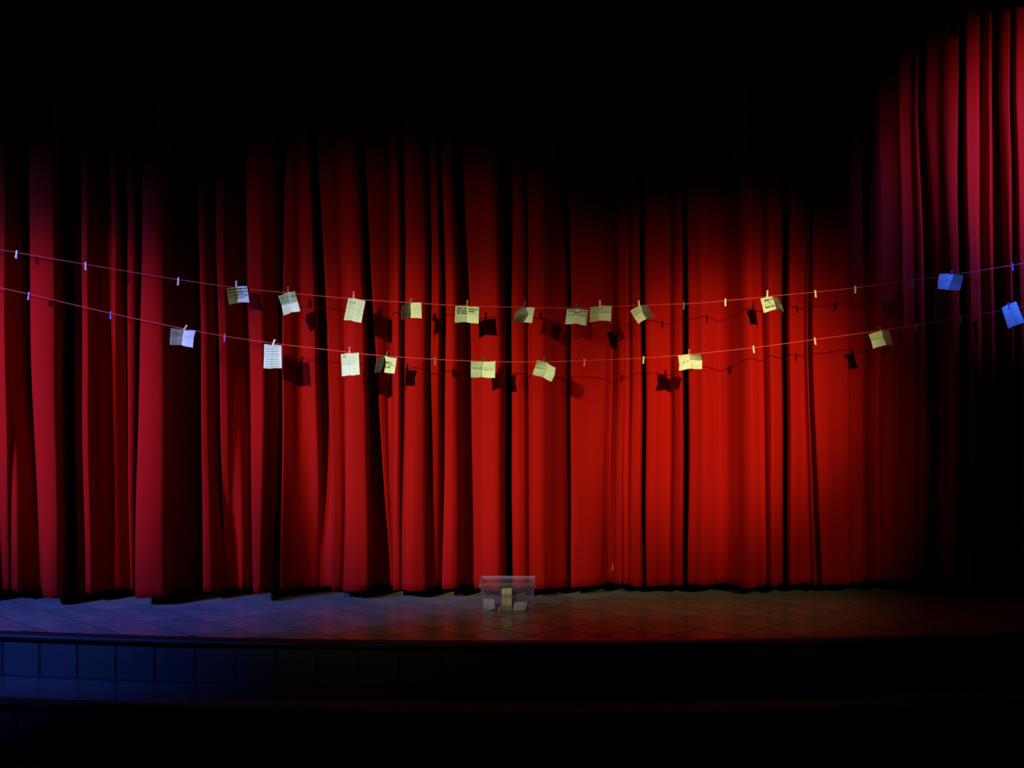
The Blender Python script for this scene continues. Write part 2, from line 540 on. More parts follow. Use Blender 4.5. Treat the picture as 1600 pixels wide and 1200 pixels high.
def lag(a, b, c, y):
    """value through (250,a) (560,b) (900,c), held above y=150"""
    y = max(y, 150.0)
    l0 = (y - 560) * (y - 900) / ((250 - 560) * (250 - 900))
    l1 = (y - 250) * (y - 900) / ((560 - 250) * (560 - 900))
    l2 = (y - 250) * (y - 560) / ((900 - 250) * (900 - 560))
    return a * l0 + b * l1 + c * l2


def lin(a, b, c, y):
    if y < 560:
        t = min(max((y - 250) / 310.0, 0), 1)
        return a + (b - a) * t
    t = min(max((y - 560) / 340.0, 0), 1)
    return b + (c - b) * t


def curtain_row(pts, ypx, sub):
    xs = np.array([lag(p[2], p[0], p[1], ypx) for p in pts])
    ds = np.array([lin(p[5] if len(p) > 5 else p[3], p[3], p[4] if len(p) > 4 else p[3], ypx) for p in pts])
    # arc-length like parameter from the middle row so that columns stay matched
    xm = np.array([p[0] for p in pts], float) * 9.3 / F
    dm = np.array([p[3] for p in pts])
    t = np.concatenate([[0], np.cumsum(np.sqrt(np.diff(xm) ** 2 + np.diff(dm) ** 2) + 1e-3)])
    q = np.concatenate([np.linspace(t[i], t[i + 1], sub, endpoint=False) for i in range(len(t) - 1)] + [[t[-1]]])
    return pchip(t, xs, q), pchip(t, ds, q)


HEM = 0.072
TOPZ = 4.75


def build_curtain(name, pts, label, seed):
    rows = 72
    sub = 7
    V = []
    ncol = None
    rnd = np.random.RandomState(seed)
    ph = rnd.rand(6) * 6.28
    for r in range(rows):
        fr = r / (rows - 1)
        z = HEM + (TOPZ - HEM) * fr
        ypx = 600 - (z - H) * F / 9.3
        xs, ds = curtain_row(pts, ypx, sub)
        ds = ds * np.interp(xs, [0, 450, 700], [1.05, 1.0, 0.88])
        base = np.interp(xs, BASEX, BASEY)
        # slight life: slow undulation
        ds = ds + 0.006 * np.sin(xs * .021 + z * 1.7 + ph[0]) + 0.004 * np.sin(xs * .05 - z * 2.9 + ph[1])
        xs = xs + 0.9 * np.sin(z * 2.1 + xs * .013 + ph[2]) + 0.5 * np.sin(z * 4.3 + xs * .03 + ph[3])
        zz = np.full_like(xs, z)
        if r < 6:
            k = (1 - r / 6.0)
            zz = zz + k * (0.006 * np.sin(xs * .045 + ph[4]) + 0.004 * np.sin(xs * .11 + ph[5]))
        Yp = base - ds
        X = (xs - 800) * Yp / F
        ncol = len(xs)
        V += list(zip(X.tolist(), Yp.tolist(), zz.tolist()))
    Fc = [(r * ncol + c, r * ncol + c + 1, (r + 1) * ncol + c + 1, (r + 1) * ncol + c) for r in range(rows - 1) for c in range(ncol - 1)]
    root = thing(name, label, 'curtain', (float(np.mean([v_[0] for v_ in V])), 9.5, HEM))
    o = mesh_obj('cloth', V, Fc, M_CURTAIN, root, True)
    o.matrix_parent_inverse = Matrix.Translation(-root.location)
    md = o.modifiers.new('thickness', 'SOLIDIFY')
    md.thickness = 0.003
    md.offset = 0
    return root


split = [i for i, p in enumerate(CP) if p[0] == 794][0]
left_pts = CP[:split + 1]
right_pts = CP[split:][0:]
right_pts[0] = (799, 798, 797, -.27)
build_curtain('stage_curtain', left_pts, 'left half of the deep red pleated stage curtain, crimson at its outer edge', 1)
build_curtain('stage_curtain', right_pts, 'right half of the deep red pleated stage curtain, glowing orange red', 2)

# rail that carries the curtain
t_ = thing('curtain_rail', 'long black rail above the red curtain that carries it', 'rail', (0, 9.55, 4.78))
Vr, Fr = tube([(-4.95, 9.3, 4.79), (-1, 9.35, 4.79), (1.5, 9.6, 4.79), (4.95, 9.6, 4.79)], 0.03, 8)
o = mesh_obj('rail', Vr, Fr, M_BLACKCLOTH, t_, True)
o.matrix_parent_inverse = Matrix.Translation(-t_.location)
# black valance along the very top
VY = 9.3
vz = px(0, 4.5, VY).z
Vv, Fv = [], []
nx = 240
for r, z in enumerate((vz, vz + .15, vz + .5, 5.3)):
    for i in range(nx + 1):
        x = -4.94 + 9.88 * i / nx
        yb = float(np.interp(800 + x * F / 9.4, BASEX, BASEY)) - .09
        Vv.append((x, yb + 0.012 * math.sin(x * 9) + .006 * math.sin(x * 23), z + (yb - VY) * (z - H) / VY * (1 if r == 0 else 0)))
for r in range(3):
    for i in range(nx):
        a = r * (nx + 1) + i
        Fv.append((a, a + 1, a + nx + 2, a + nx + 1))
o = mesh_obj('valance', Vv, Fv, M_BLACKCLOTH, None, True)
o.modifiers.new('t', 'SOLIDIFY').thickness = 0.004
tag(o, 'black cloth valance running along the very top of the curtain', 'valance')
# dark strap
bm = bmesh.new()
a, b = px(1484.5, 55, 8.2), px(1496, 2, 8.2)
add_box(bm, a.x, b.x, 8.19, 8.21, a.z, 5.3, 0.003)
add_box(bm, a.x - .003, b.x - .002, 8.185, 8.215, a.z - .004, a.z + .016, 0.003)
tag(bm_obj('hanging_strap', bm, mat('strap_web', (0.002, 0.002, 0.002), 0.95, spec=0.05)),
    'short black strap hanging at the top right over the curtain', 'strap')


# ------------------------------------------------------------------ the two clotheslines
LINE1 = [(-230, 350), (0, 390), (134, 413), (280, 437), (370, 449.5), (485, 461), (570, 468.5), (640, 473), (730, 478), (815, 480.3), (880, 481), (960, 479), (1020, 476.3),
         (1070, 474.8), (1160, 467.5), (1220, 461.3), (1273, 456.5), (1336, 449.8), (1425, 438), (1500, 427.5), (1600, 411), (1850, 362)]
LINE2 = [(-230, 398), (0, 449.5), (45, 459.5), (100, 472.5), (173, 489.5), (280, 512), (350, 525), (440, 538), (520, 547.5), (570, 553.3), (640, 559), (680, 561.5), (735, 564), (800, 565.5), (870, 565),
         (915, 563.3), (1005, 559.5), (1057, 555.5), (1100, 551.5), (1176, 543.5), (1273, 530.5), (1340, 521.5), (1400, 513), (1450, 505), (1500, 495.5), (1560, 486), (1600, 479), (1850, 432)]


def line_Y(x, which):
    return float(np.interp(x, [-230, 0, 500, 900, 1300, 1600, 1850], [8.84, 8.86, 9.07, 9.20, 9.31, 9.31, 9.31])) - (0.02 if which == 2 else 0)


def line_y(x, which):
    L_ = LINE1 if which == 1 else LINE2
    return float(pchip([p[0] for p in L_], [p[1] for p in L_], [x])[0])


for which, lab in ((1, 'upper red cord strung in a shallow sag across the whole curtain'),
                   (2, 'lower red cord strung in a shallow sag across the whole curtain')):
    P_ = []
    xa = -1000 if False else None
    xs = np.linspace(-225, 1840, 200)
    # carry the ends to the side walls
    pts3 = [px(x, line_y(x, which), line_Y(x, which)) for x in xs]
    pts3 = [p for p in pts3 if abs(p.x) < XW]
    d0, d1 = (pts3[0] - pts3[1]), (pts3[-1] - pts3[-2])
    pts3.insert(0, pts3[0] + d0 * ((XW - .002 - abs(pts3[0].x)) / abs(d0.x)))
    pts3.append(pts3[-1] + d1 * ((XW - .002 - abs(pts3[-1].x)) / abs(d1.x)))
    Vt, Ft = tube(pts3, 0.0027, 6)
    o = mesh_obj('clothesline', Vt, Ft, M_STRING, None, True)
    tag(o, lab, 'cord')


# ------------------------------------------------------------------ clothespins
def peg_meshes():
    """two wooden legs and the coil, standing along z; jaw end at z<0"""
    out = []
    for s in (-1, 1):
        bm = bmesh.new()
        prof = [(0.0008, -.026), (0.0052, -.026), (0.0062, -.006), (0.0058, .004), (0.0105, .030), (0.0075, .031), (0.0008, .001), (0.0018, -.010), (0.0008, -.013)]
        for xx in (-.0058, .0058):
            for (y_, z_) in prof:
                bm.verts.new((xx, s * y_, z_))
        bm.verts.ensure_lookup_table()
        k = len(prof)
        bm.faces.new([bm.verts[i] for i in range(k)])
        bm.faces.new([bm.verts[k + i] for i in reversed(range(k))])
        for i in range(k):
            j = (i + 1) % k
            bm.faces.new([bm.verts[i], bm.verts[k + i], bm.verts[k + j], bm.verts[j]])
        bmesh.ops.triangulate(bm, faces=[f for f in bm.faces if len(f.verts) > 4])
        bmesh.ops.recalc_face_normals(bm, faces=bm.faces)
        me = bpy.data.meshes.new('leg')
        bm.to_mesh(me)
        bm.free()
        out.append(me)
    P_ = []
    for i in range(33):
        a = i / 32 * 2 * math.pi * 4
        P_.append((-.0075 + .015 * i / 32, .0052 * math.cos(a), .0005 + .0052 * math.sin(a)))
    P_ = [(-.0075, .0075, -.012)] + P_ + [(.0075, -.0075, -.012)]
    Vt, Ft = tube(P_, 0.0008, 4)
    me = bpy.data.meshes.new('spring')
    me.from_pydata([tuple(v_) for v_ in Vt], [], Ft)
    me.materials.append(M_WIRE)
    out.append(me)
    return out


PEG = peg_meshes()
PEGM = {}


def peg(loc, label, m, tilt=0.0, flip=False, yaw=0.0, pitch=0.0, group=None):
    t = thing('clothespin', label, 'clothespin', loc, group)
    t.rotation_euler = (pitch, tilt + (math.pi if flip else 0), yaw)
    for k in (0, 1):
        key = (m.name, k)
        if key not in PEGM:
            me = PEG[k].copy()
            me.materials.clear()
            me.materials.append(m)
            PEGM[key] = me
        link(bpy.data.objects.new('leg', PEGM[key]), t)
    link(bpy.data.objects.new('spring', PEG[2]), t)
    return t


G1 = 'clothespins on the upper cord'
G2 = 'clothespins on the lower cord'
BARE = [  # x, cord, material, label
    (26, 1, M_PEGWHITE, 'bare pale clothespin nearest the left end of the upper cord, bluish white', .08),
    (134, 1, M_WOOD, 'bare dull clothespin on the upper cord, second from the left end', -.05),
    (279, 1, M_PEGWHITE, 'bare small pale clothespin on the upper cord left of the first hanging note', .03),
    (1068, 1, M_PEGGREY, 'bare greyish clothespin on the upper cord just right of the half shaded tilted note', 0),
    (1133, 1, M_PEGWHITE, 'bare pinkish clothespin on the upper cord over the brightest part of the curtain', .04),
    (1274, 1, M_PEGWHITE, 'bare pale clothespin on the upper cord, first right of the boldly written yellow note', -.1),
    (1336, 1, M_WOOD, 'bare pale wooden clothespin on the upper cord where the curtain turns dark red', 0),
    (1425, 1, M_PEGBLUE, 'bare dim blue clothespin on the upper cord left of the blue lit note', 0),
    (1582, 1, M_PEGVIOLET, 'bare violet clothespin at the far right end of the upper cord', -.1),
    (45, 2, M_PEGVIOLET, 'bare violet clothespin nearest the left end of the lower cord', .15),
    (173, 2, M_PEGBLUE, 'bare bright blue clothespin on the lower cord at left', .08),
    (351, 2, M_PEGVIOLET, 'bare faint violet clothespin on the lower cord left of the tall lavender lined note', .05),
    (680, 2, M_PEGBROWN, 'bare reddish brown clothespin on the lower cord between two yellow notes left of the middle', 0),
    (913, 2, M_PEGRED, 'bare orange red clothespin on the lower cord just right of the tilted green note', 0),
    (1005, 2, M_WOOD, 'bare wooden clothespin on the lower cord in front of a black curtain groove', .06),
    (1177, 2, M_WOOD, 'bare wooden clothespin on the lower cord right of the creased yellow note', -.04),
    (1273, 2, M_WOOD, 'bare wooden clothespin on the lower cord directly under one on the upper cord', -.1),
    (1432, 2, M_PEGGREY, 'bare barely visible dark clothespin on the lower cord right of the last green note', 0),
    (1500, 2, M_PEGGREY, 'bare dark grey clothespin on the lower cord in the black area at right', -.15),
]
for (x, wh, m, lab, tilt) in BARE:
    Yl = line_Y(x, wh)
    p = px(x, line_y(x, wh), Yl)
    peg(p + Vector((0, 0, -.011)), lab, m, tilt, True, random.uniform(-.3, .3), random.uniform(-.1, .1), G1 if wh == 1 else G2)


# ------------------------------------------------------------------ hanging notes
def scribble(surf, u0, u1, v_, rnd, amp, wid, gaps=True):
    wid = wid * (2.3 if wid > .012 else 1.5)
    """wavy pen stroke as a ribbon in paper coordinates"""
    segs = []
    uu = u0
    while uu < u1 - .02:
        L_ = rnd.uniform(.12, .3) if gaps else (u1 - u0)
        ue = min(uu + L_, u1)
        n_ = max(6, int((ue - uu) * 60))
        ph, fq = rnd.random() * 6, rnd.uniform(90, 130)
        segs.append([(uu + (ue - uu) * i / n_, v_ + amp * math.sin(ph + fq * (ue - uu) * i / n_) + amp * .5 * math.sin(2.3 * ph + 37 * i / n_)) for i in range(n_ + 1)])
        uu = ue + rnd.uniform(.02, .05)
    V, Fc = [], []
    for s in segs:
        b = len(V)
        for (a_, c_) in s:
            V.append(surf(a_, c_ - wid, .0009))
            V.append(surf(a_, c_ + wid, .0009))
        for i in range(len(s) - 1):
            Fc.append((b + 2 * i, b + 2 * i + 2, b + 2 * i + 3, b + 2 * i + 1))
    return V, Fc


def note(label, grid, depth, Yl, texts=(), m=M_PAPER, curl=0.0, fold=None, seed=0, group=None):
    """grid: 3x3 pixels, rows top to bottom; depth: 3x3 cm towards the camera"""
    rnd = random.Random(seed)
    G = np.zeros((3, 3, 3))
    for r in range(3):
        for c in range(3):
            dd = depth[r][c] * (1.7 if depth[r][c] < 1.15 else 2.8 if depth[r][c] < 3.6 else 1.2)
            Yg = Yl - .012 - dd / 100.0
            G[r, c] = px(grid[r][c][0], grid[r][c][1], Yg)
    org_ = G[0, 1].copy()
    jit = [rnd.uniform(-1, 1) for _ in range(8)]

    def surf(u_, v__, off=0.0):
        u_, v__ = min(max(u_, 0), 1), min(max(v__, 0), 1)
        cu, cv = u_ * 2, v__ * 2
        i, j = min(int(cv), 1), min(int(cu), 1)
        fv, fu = cv - i, cu - j
        p = (G[i, j] * (1 - fv) * (1 - fu) + G[i, j + 1] * (1 - fv) * fu + G[i + 1, j] * fv * (1 - fu) + G[i + 1, j + 1] * fv * fu)
        # sheet waviness and crisp crease
        wv = .0022 * math.sin(3.1 * u_ + 2 * jit[0]) * math.sin(4.2 * v__ + 3 * jit[1]) + .0012 * math.sin(9 * u_ + 5 * jit[2]) + .001 * math.sin(8 * v__ + 6 * jit[3])
        wv += curl * (u_ - .5) ** 2 - .0018 * math.exp(-((u_ - .5) / .03) ** 2) - .0018 * math.exp(-((v__ - .5) / .03) ** 2)
        ed = .0016 * math.sin(11 * u_ + 4 * jit[4]) * (1 if v__ > .97 or v__ < .03 else 0)
        return (p[0] - org_[0], p[1] - org_[1] - wv - off, p[2] - org_[2] + ed)

    NU = NV = 16
    V = [surf(c / NU, r / NV) for r in range(NV + 1) for c in range(NU + 1)]
    Fc = [(r * (NU + 1) + c, (r + 1) * (NU + 1) + c, (r + 1) * (NU + 1) + c + 1, r * (NU + 1) + c + 1) for r in range(NV) for c in range(NU)]
    root = thing('paper_note', label, 'note', Vector(org_), group)
    sh = mesh_obj('sheet', V, Fc, m, root)
    md = sh.modifiers.new('t', 'SOLIDIFY')
    md.thickness = .0004
    md.offset = -1
    if fold:       # a turned-over strip along the top edge
        (fa, fb, dz, m2) = fold
        a_, b_ = surf(fa, 0, .002), surf(fb, 0, .002)
        Vf = [a_, b_, (b_[0], b_[1] - .004, b_[2] + dz * .4), (a_[0], a_[1] - .004, a_[2] + dz)]
        ff = mesh_obj('folded_edge', Vf, [(0, 1, 2, 3)], m2, root)
        ff.modifiers.new('t', 'SOLIDIFY').thickness = .0004
    bym = {}
    for (u0, u1, v_, amp, wid, im) in texts:
        Vs, Fs = scribble(surf, u0, u1, v_, rnd, amp, wid)
        L_ = bym.setdefault(im.name, ([], [], im))
        b = len(L_[0])
        L_[0].extend(Vs)
        L_[1].extend([tuple(k + b for k in f) for f in Fs])
    for nm in bym:
        tag(mesh_obj('handwriting', bym[nm][0], bym[nm][1], bym[nm][2], root), kind='stuff')
    return root


def grid9(TL, TM, TR, ML, MM, MR, BL, BM, BR):
    def mid(a, b):
        return ((a[0] + b[0]) / 2, (a[1] + b[1]) / 2)
    ML = ML or mid(TL, BL)
    MR = MR or mid(TR, BR)
    MM = MM or mid(mid(TM, BM), mid(ML, MR))
    return [[TL, TM, TR], [ML, MM, MR], [BL, BM, BR]]


GN1, GN2 = 'paper notes pegged along the upper cord', 'paper notes pegged along the lower cord'
I, IL, IG, IB = M_INK, M_INKLIGHT, M_INKGREEN, M_INKBROWN


def lines(n_, v0, v1, u0, u1, im, amp=.012, wid=.009, seed=1):
    r = random.Random(seed)
    return [(u0 + r.uniform(0, .03), u1 - r.uniform(0, .12), v0 + (v1 - v0) * k / max(n_ - 1, 1), amp, wid, im) for k in range(n_)]


NOTES = [
    # label, cord, grid, depth, texts, curl, fold, peg(x,y,tilt,material,label)
    dict(w=1, label='first note from the left on the upper cord, small, covered in dark and brown handwriting',
         g=grid9((354.2, 450.7), (368.6, 448), (385.7, 446.8), None, None, None, (358, 476.5), (370.4, 473), (389.5, 472)),
         d=[[2.5, 0, 0], [2.2, 0, .3], [2, 0, .6]],
         t=[(.05, .45, .12, .02, .02, IB), (.5, .95, .14, .02, .022, I), (.05, .5, .3, .02, .02, IB), (.52, .95, .32, .02, .022, I), (.35, .8, .48, .02, .022, IB), (.08, .3, .5, .02, .018, IB), (.82, .95, .56, .03, .018, I), (.4, .8, .66, .02, .022, IB)],
         peg=(369, 444, 0, M_PEGWHITE, 'clothespin holding the first written note at the left of the upper cord')),
    dict(w=1, label='tall white note on the upper cord with green scribbles on its shaded upper half',
         g=grid9((434.7, 462.6), (450, 456.9), (460.5, 455.1), (440, 477), (453.5, 474.8), (465.3, 471.3), (443, 493.2), (455.7, 488), (469, 486.2)),
         d=[[2.2, 2.0, 2.0], [0, 0, .2], [1.4, .8, 1.8]],
         t=[(.08, .45, .16, .012, .012, IG), (.08, .45, .25, .012, .012, IG), (.08, .45, .36, .014, .016, IG), (.65, .95, .2, .012, .02, IG), (.55, .9, .4, .006, .005, IL)],
         peg=(450, 452, 0, M_PEGBROWN, 'dark clothespin holding the tall note with green scribbles')),
    dict(w=1, label='upright pale green note on the upper cord, leaning right, full of faint handwriting',
         g=grid9((544.4, 465.3), (557.1, 466.8), (571, 470.6), None, None, None, (537.4, 499.8), (550, 501), (564.1, 504.7)),
         d=[[.4, .2, .6], [0, 0, .3], [.8, .6, 1.0]],
         t=lines(9, .12, .9, .1, .9, IL, .006, .006, 3) + [(.1, .5, .2, .01, .008, I)],
         peg=(553, 460.5, .05, M_PEGRED, 'red clothespin holding the upright pale green note')),
    dict(w=1, label='note on the upper cord, left flap dark grey, right half plain square yellow green',
         g=grid9((628.4, 477), (641.5, 472.6), (658.2, 473.2), (627.6, 488), (641, 484.5), (658.6, 485.5), (627.3, 500), (639.4, 496), (658.6, 497.7)),
         d=[[8.5, 0, .6], [8.5, 0, .5], [8.5, 0, .6]], t=[(.6, .95, .2, .004, .003, IL), (.6, .95, .62, .006, .004, IL)],
         peg=(641, 473, .2, M_PEGBROWN, 'brown clothespin holding the note with a dark left flap and plain right half')),
    dict(w=1, label='wide yellow green note on the upper cord with three dark written lines above its crease',
         g=grid9((711.8, 478.2), (730.2, 478.6), (748.4, 480), None, (730.2, 491.7), None, (710.3, 503.8), (729.3, 503.5), (747.7, 506)),
         d=[[1.2, .2, .4], [1.6, 0, .5], [1.6, .2, 1.2]],
         t=[(.05, .46, .13, .016, .018, I), (.54, .95, .16, .016, .018, I), (.05, .46, .28, .016, .018, I), (.54, .85, .3, .016, .018, I), (.07, .46, .42, .016, .016, I), (.5, .92, .44, .01, .008, IL)],
         peg=(730, 474.5, .08, M_PEGRED, 'red clothespin holding the wide note with three written lines')),
    dict(w=1, label='note on the upper cord curling forward, rounded dark left flap, small green right part',
         g=grid9((809.4, 482), (822, 480), (835.6, 481), (804.4, 491), (826, 490.6), (833.4, 491.5), (802, 503.6), (817.3, 503.3), (831.3, 505)),
         d=[[8, 0, .6], [9.5, 0, .3], [9, 0, .9]], t=[(.62, .8, .2, .02, .012, I), (.6, .95, .5, .008, .008, IL)],
         peg=(819.5, 475.5, .08, M_PEGGREY, 'grey clothespin holding the note with a rounded dark left flap')),
    dict(w=1, label='green note on the upper cord with dark writing, left one of two close together',
         g=grid9((885.7, 482.8), (902.6, 482.8), (919, 484.2), (884.5, 495), (900.7, 493), (917.6, 496), (883, 506.7), (900.2, 505.5), (916.2, 509)),
         d=[[1.0, 0, 1.6], [0, .8, .6], [.6, 1.0, .8]],
         t=[(.1, .45, .14, .012, .014, I), (.55, .92, .14, .012, .014, I), (.35, .75, .28, .012, .016, I), (.1, .45, .4, .01, .012, IL), (.3, .9, .42, .012, .012, I)],
         peg=(901, 481, 0, M_PEGGREY, 'dark short clothespin holding the left one of the two close green notes')),
    dict(w=1, label='olive note on the upper cord with greyer left half, right one of two close together',
         g=grid9((922, 480.8), (937, 478), (955.7, 478), (921.8, 492), (936.5, 489.5), (955.2, 489.5), (921.5, 504), (935.6, 500.7), (954.5, 501.7)),
         d=[[3.2, .6, .8], [3.2, 0, .2], [3.0, .6, 1.2]],
         t=[(.1, .4, .2, .006, .006, IL), (.1, .4, .4, .006, .006, IL), (.5, .65, .18, .02, .012, I), (.55, .95, .42, .008, .008, I)],
         peg=(937.5, 474.5, 0, M_PEGWHITE, 'pale clothespin holding the right one of the two close green notes')),
    dict(w=1, label='tilted note on the upper cord with a purple grey flap on its right side',
         g=grid9((984.5, 485.4), (1001, 477.4), (1011.6, 477.4), (990.5, 495.5), (1003.9, 488), (1016, 486.5), (997.3, 506), (1009.2, 498.3), (1021.8, 496)),
         d=[[.6, 0, 6.5], [0, 0, 7], [.6, 0, 7]], t=[(.08, .45, .2, .02, .01, I), (.12, .45, .38, .012, .012, I)],
         peg=(998.5, 476, -.1, M_PEGWHITE, 'pale clothespin holding the tilted note with a purple grey right flap')),
    dict(w=1, label='tilted bright yellow note on the upper cord with three bold black words, grey right flap',
         g=grid9((1188, 466.2), (1206.4, 463.2), (1215.2, 466.2), (1191, 478), (1210.3, 473.7), (1221.5, 477), (1193.7, 488.8), (1213.4, 482.9), (1224.6, 488)),
         d=[[.3, 0, 4.5], [0, 0, 6], [.6, 0, 3.4]],
         t=[(.12, .46, .2, .035, .028, I), (.3, .36, .4, .05, .018, I), (.1, .5, .68, .035, .028, I), (.05, .4, .53, .004, .006, IL)],
         peg=(1199, 459, .05, M_PEGWHITE, 'pale clothespin holding the bright yellow note with bold black words')),
    dict(w=1, label='blue lit note on the upper cord at far right, its right half dark grey',
         g=grid9((1466.5, 431), (1490.5, 428.5), (1505, 431), (1465.5, 441), (1486, 441), (1503, 443), (1465, 451), (1480.5, 453), (1500, 454)),
         d=[[.8, 0, 5.5], [.8, 0, 5.5], [1.2, 0, 5.5]], t=[(.1, .45, .4, .006, .006, IL)], fold=(.02, .36, .016, M_PAPER),
         peg=(1487, 429.5, 0, M_PEGBLUE, 'dark blue clothespin holding the blue lit note on the upper cord')),
    dict(w=2, label='leftmost note on the lower cord, left half dark grey, right half bright pale blue',
         g=grid9((267, 512), (288, 515.8), (305.6, 516.9), (265.9, 526.3), (285, 525.5), (302.3, 529.3), (265.5, 538.9), (283.9, 539.4), (301, 543.5)),
         d=[[5.4, 0, .6], [4.6, 0, 0], [4.6, 0, 1.0]], t=[(.1, .35, .3, .01, .01, I), (.52, .7, .52, .006, .005, IL)],
         peg=(288.5, 514.5, .55, M_WOOD, 'tilted wooden clothespin holding the half bright blue note')),
    dict(w=2, label='tall lavender note on the lower cord filled with about nine lines of handwriting',
         g=grid9((412.8, 538), (427, 539), (439.8, 539.5), None, None, None, (411.8, 575.8), (426, 575.4), (440.2, 575)),
         d=[[.2, .2, .4], [0, 0, .3], [.5, .4, .7]],
         t=lines(9, .07, .93, .1, .92, I, .008, .0065, 5) + lines(4, .6, .93, .1, .92, I, .008, .006, 8),
         peg=(427.5, 538, .35, M_PEGWHITE, 'tilted pinkish clothespin holding the tall lavender lined note')),
    dict(w=2, label='tall cream white note on the lower cord with a faint fold cross, nearly blank',
         g=grid9((532.7, 553.2), (547, 552), (560.4, 551.2), None, None, None, (534.2, 587.8), (548, 586.5), (562, 585.6)),
         d=[[.4, .3, .4], [0, 0, .5], [.5, .4, .9]], t=lines(3, .2, .5, .2, .9, IL, .004, .003, 2) + [(.1, .3, .12, .02, .02, IL)],
         fold=(.55, 1.0, .006, M_PEGRED),
         peg=(546.5, 548.5, 0, M_PEGRED, 'red clothespin holding the tall cream white note')),
    dict(w=2, label='note on the lower cord, dark purple left flap, black words on its yellow half',
         g=grid9((590, 559.5), (601.4, 556.4), (619.7, 560), (587.3, 571), (598.9, 570), (618.2, 572), (585.2, 582.7), (595.7, 581), (616.2, 584)),
         d=[[8, 0, .8], [8.5, 0, .2], [8.5, 0, 1.0]],
         t=[(.1, .42, .3, .03, .014, IL), (.1, .4, .6, .03, .014, IL), (.55, .82, .34, .03, .02, I), (.7, .95, .48, .014, .012, I), (.53, .8, .62, .025, .022, I)],
         peg=(604, 555.5, .2, M_PEGGREY, 'greyish violet clothespin holding the note with dark purple left flap')),
    dict(w=2, label='wide green note in the middle of the lower cord with one cursive word across it',
         g=grid9((735.7, 564.2), (754.8, 565.3), (774, 564.5), None, (753.6, 577.5), None, (735.7, 590), (753.7, 589.7), (773.4, 590.6)),
         d=[[1.6, 0, .6], [1.3, 0, .4], [1.8, 0, 1.2]], t=[(.1, .42, .42, .05, .012, I), (.36, .66, .44, .09, .008, I), (.6, .92, .51, .006, .008, I)],
         peg=(755, 565, 0, M_PEGGREY, 'dark short clothespin holding the wide note with one cursive word')),
    dict(w=2, label='tilted plain pale green note on the lower cord right of the middle, crossed by creases',
         g=grid9((838.5, 565), (853.2, 566.4), (868, 574.9), (835.8, 574.9), (855.5, 577.8), (866.7, 585), (831.6, 585), (848.2, 589.5), (861.7, 596.8)),
         d=[[1.6, 0, 1.0], [.6, 0, 1.4], [1.8, .6, 1.0]], t=[(.05, .42, .48, .006, .012, I)], fold=(.02, .42, .011, M_PAPER),
         peg=(850, 565.5, 0, M_PEGGREY, 'dark short clothespin holding the tilted plain pale green note')),
    dict(w=2, label='bright yellow note on the lower cord creased in four panels over the orange curtain fold',
         g=grid9((1059.5, 555.5), (1077, 553.5), (1094.8, 554), (1061.5, 569), (1079, 562), (1097, 563.5), (1060.8, 579), (1079, 576), (1096.8, 577)),
         d=[[0, .6, 2.2], [.5, 0, .2], [2.0, .8, 1.4]], t=[(.1, .4, .56, .012, .01, IL), (.1, .45, .5, .003, .008, I), (.5, .95, .47, .003, .012, I), (.55, .95, .3, .01, .006, IL)],
         peg=(1077, 552, 0, M_PEGRED, 'red clothespin holding the bright yellow four panel note')),
    dict(w=2, label='small dim green note on the lower cord at right with a mauve grey side',
         g=grid9((1357.2, 523), (1377.5, 516), (1390, 518), (1361, 532.5), (1381, 528), (1392.2, 528), (1364.4, 544.7), (1385, 538.4), (1394.9, 539.4)),
         d=[[1.6, 0, 3.4], [0, 0, 3.0], [.8, 0, 3.8]], t=[(.1, .5, .46, .006, .01, IL)],
         peg=(1374.5, 517.5, 0, M_PEGGREY, 'dark clothespin holding the small dim green note at right')),
    dict(w=2, label='tall deep blue note at the far right end of the lower cord',
         g=grid9((1565, 481), (1576, 475.2), (1588, 471), None, (1581, 492.5), None, (1575, 513.5), (1588, 508), (1601, 504)),
         d=[[.2, 0, .6], [0, .2, .5], [.5, 0, .8]], t=[],
         peg=(1576, 478, 0, M_PEGBLUE, 'dark blue clothespin holding the deep blue note at the far right')),
]
for k, nn in enumerate(NOTES):
    xm = nn['g'][0][1][0]
    Yl = line_Y(xm, nn['w'])
    note(nn['label'], nn['g'], nn['d'], Yl, nn['t'], fold=nn.get('fold'), seed=k + 11, group=GN1 if nn['w'] == 1 else GN2)
    (x, y, tilt, m, lab) = nn['peg']
    # the jaws grip note and cord: coil just above the sheet's top edge
    p = px(x, line_y(x, nn['w']) - 1.5, Yl - .006)
    p2 = px(x, y, Yl - .006)
    p.z = (p.z + 2 * p2.z) / 3
    peg(p, lab, m, tilt, False, random.uniform(-.25, .25), random.uniform(-.05, .1), G1 if nn['w'] == 1 else G2)

# ------------------------------------------------------------------ storage box with papers
BX, BY0, BY1 = px(793, 0, 8.75).x, 8.73, 9.05
BH = 0.225
hw_b, hw_t = 0.178, 0.197
box = thing('storage_box', 'open clear plastic storage box standing in the middle of the stage with papers inside', 'box', (BX, (BY0 + BY1) / 2, 0))


def ring(hx, hy, z, r=.02, n_=5):
    out = []
    for (sx, sy, a0) in ((1, 1, 0), (-1, 1, 90), (-1, -1, 180), (1, -1, 270)):
        for i in range(n_):
            a = math.radians(a0 + 90 * i / (n_ - 1))
            out.append((sx * (hx - r) + r * math.cos(a), sy * (hy - r) + r * math.sin(a), z))
    return out


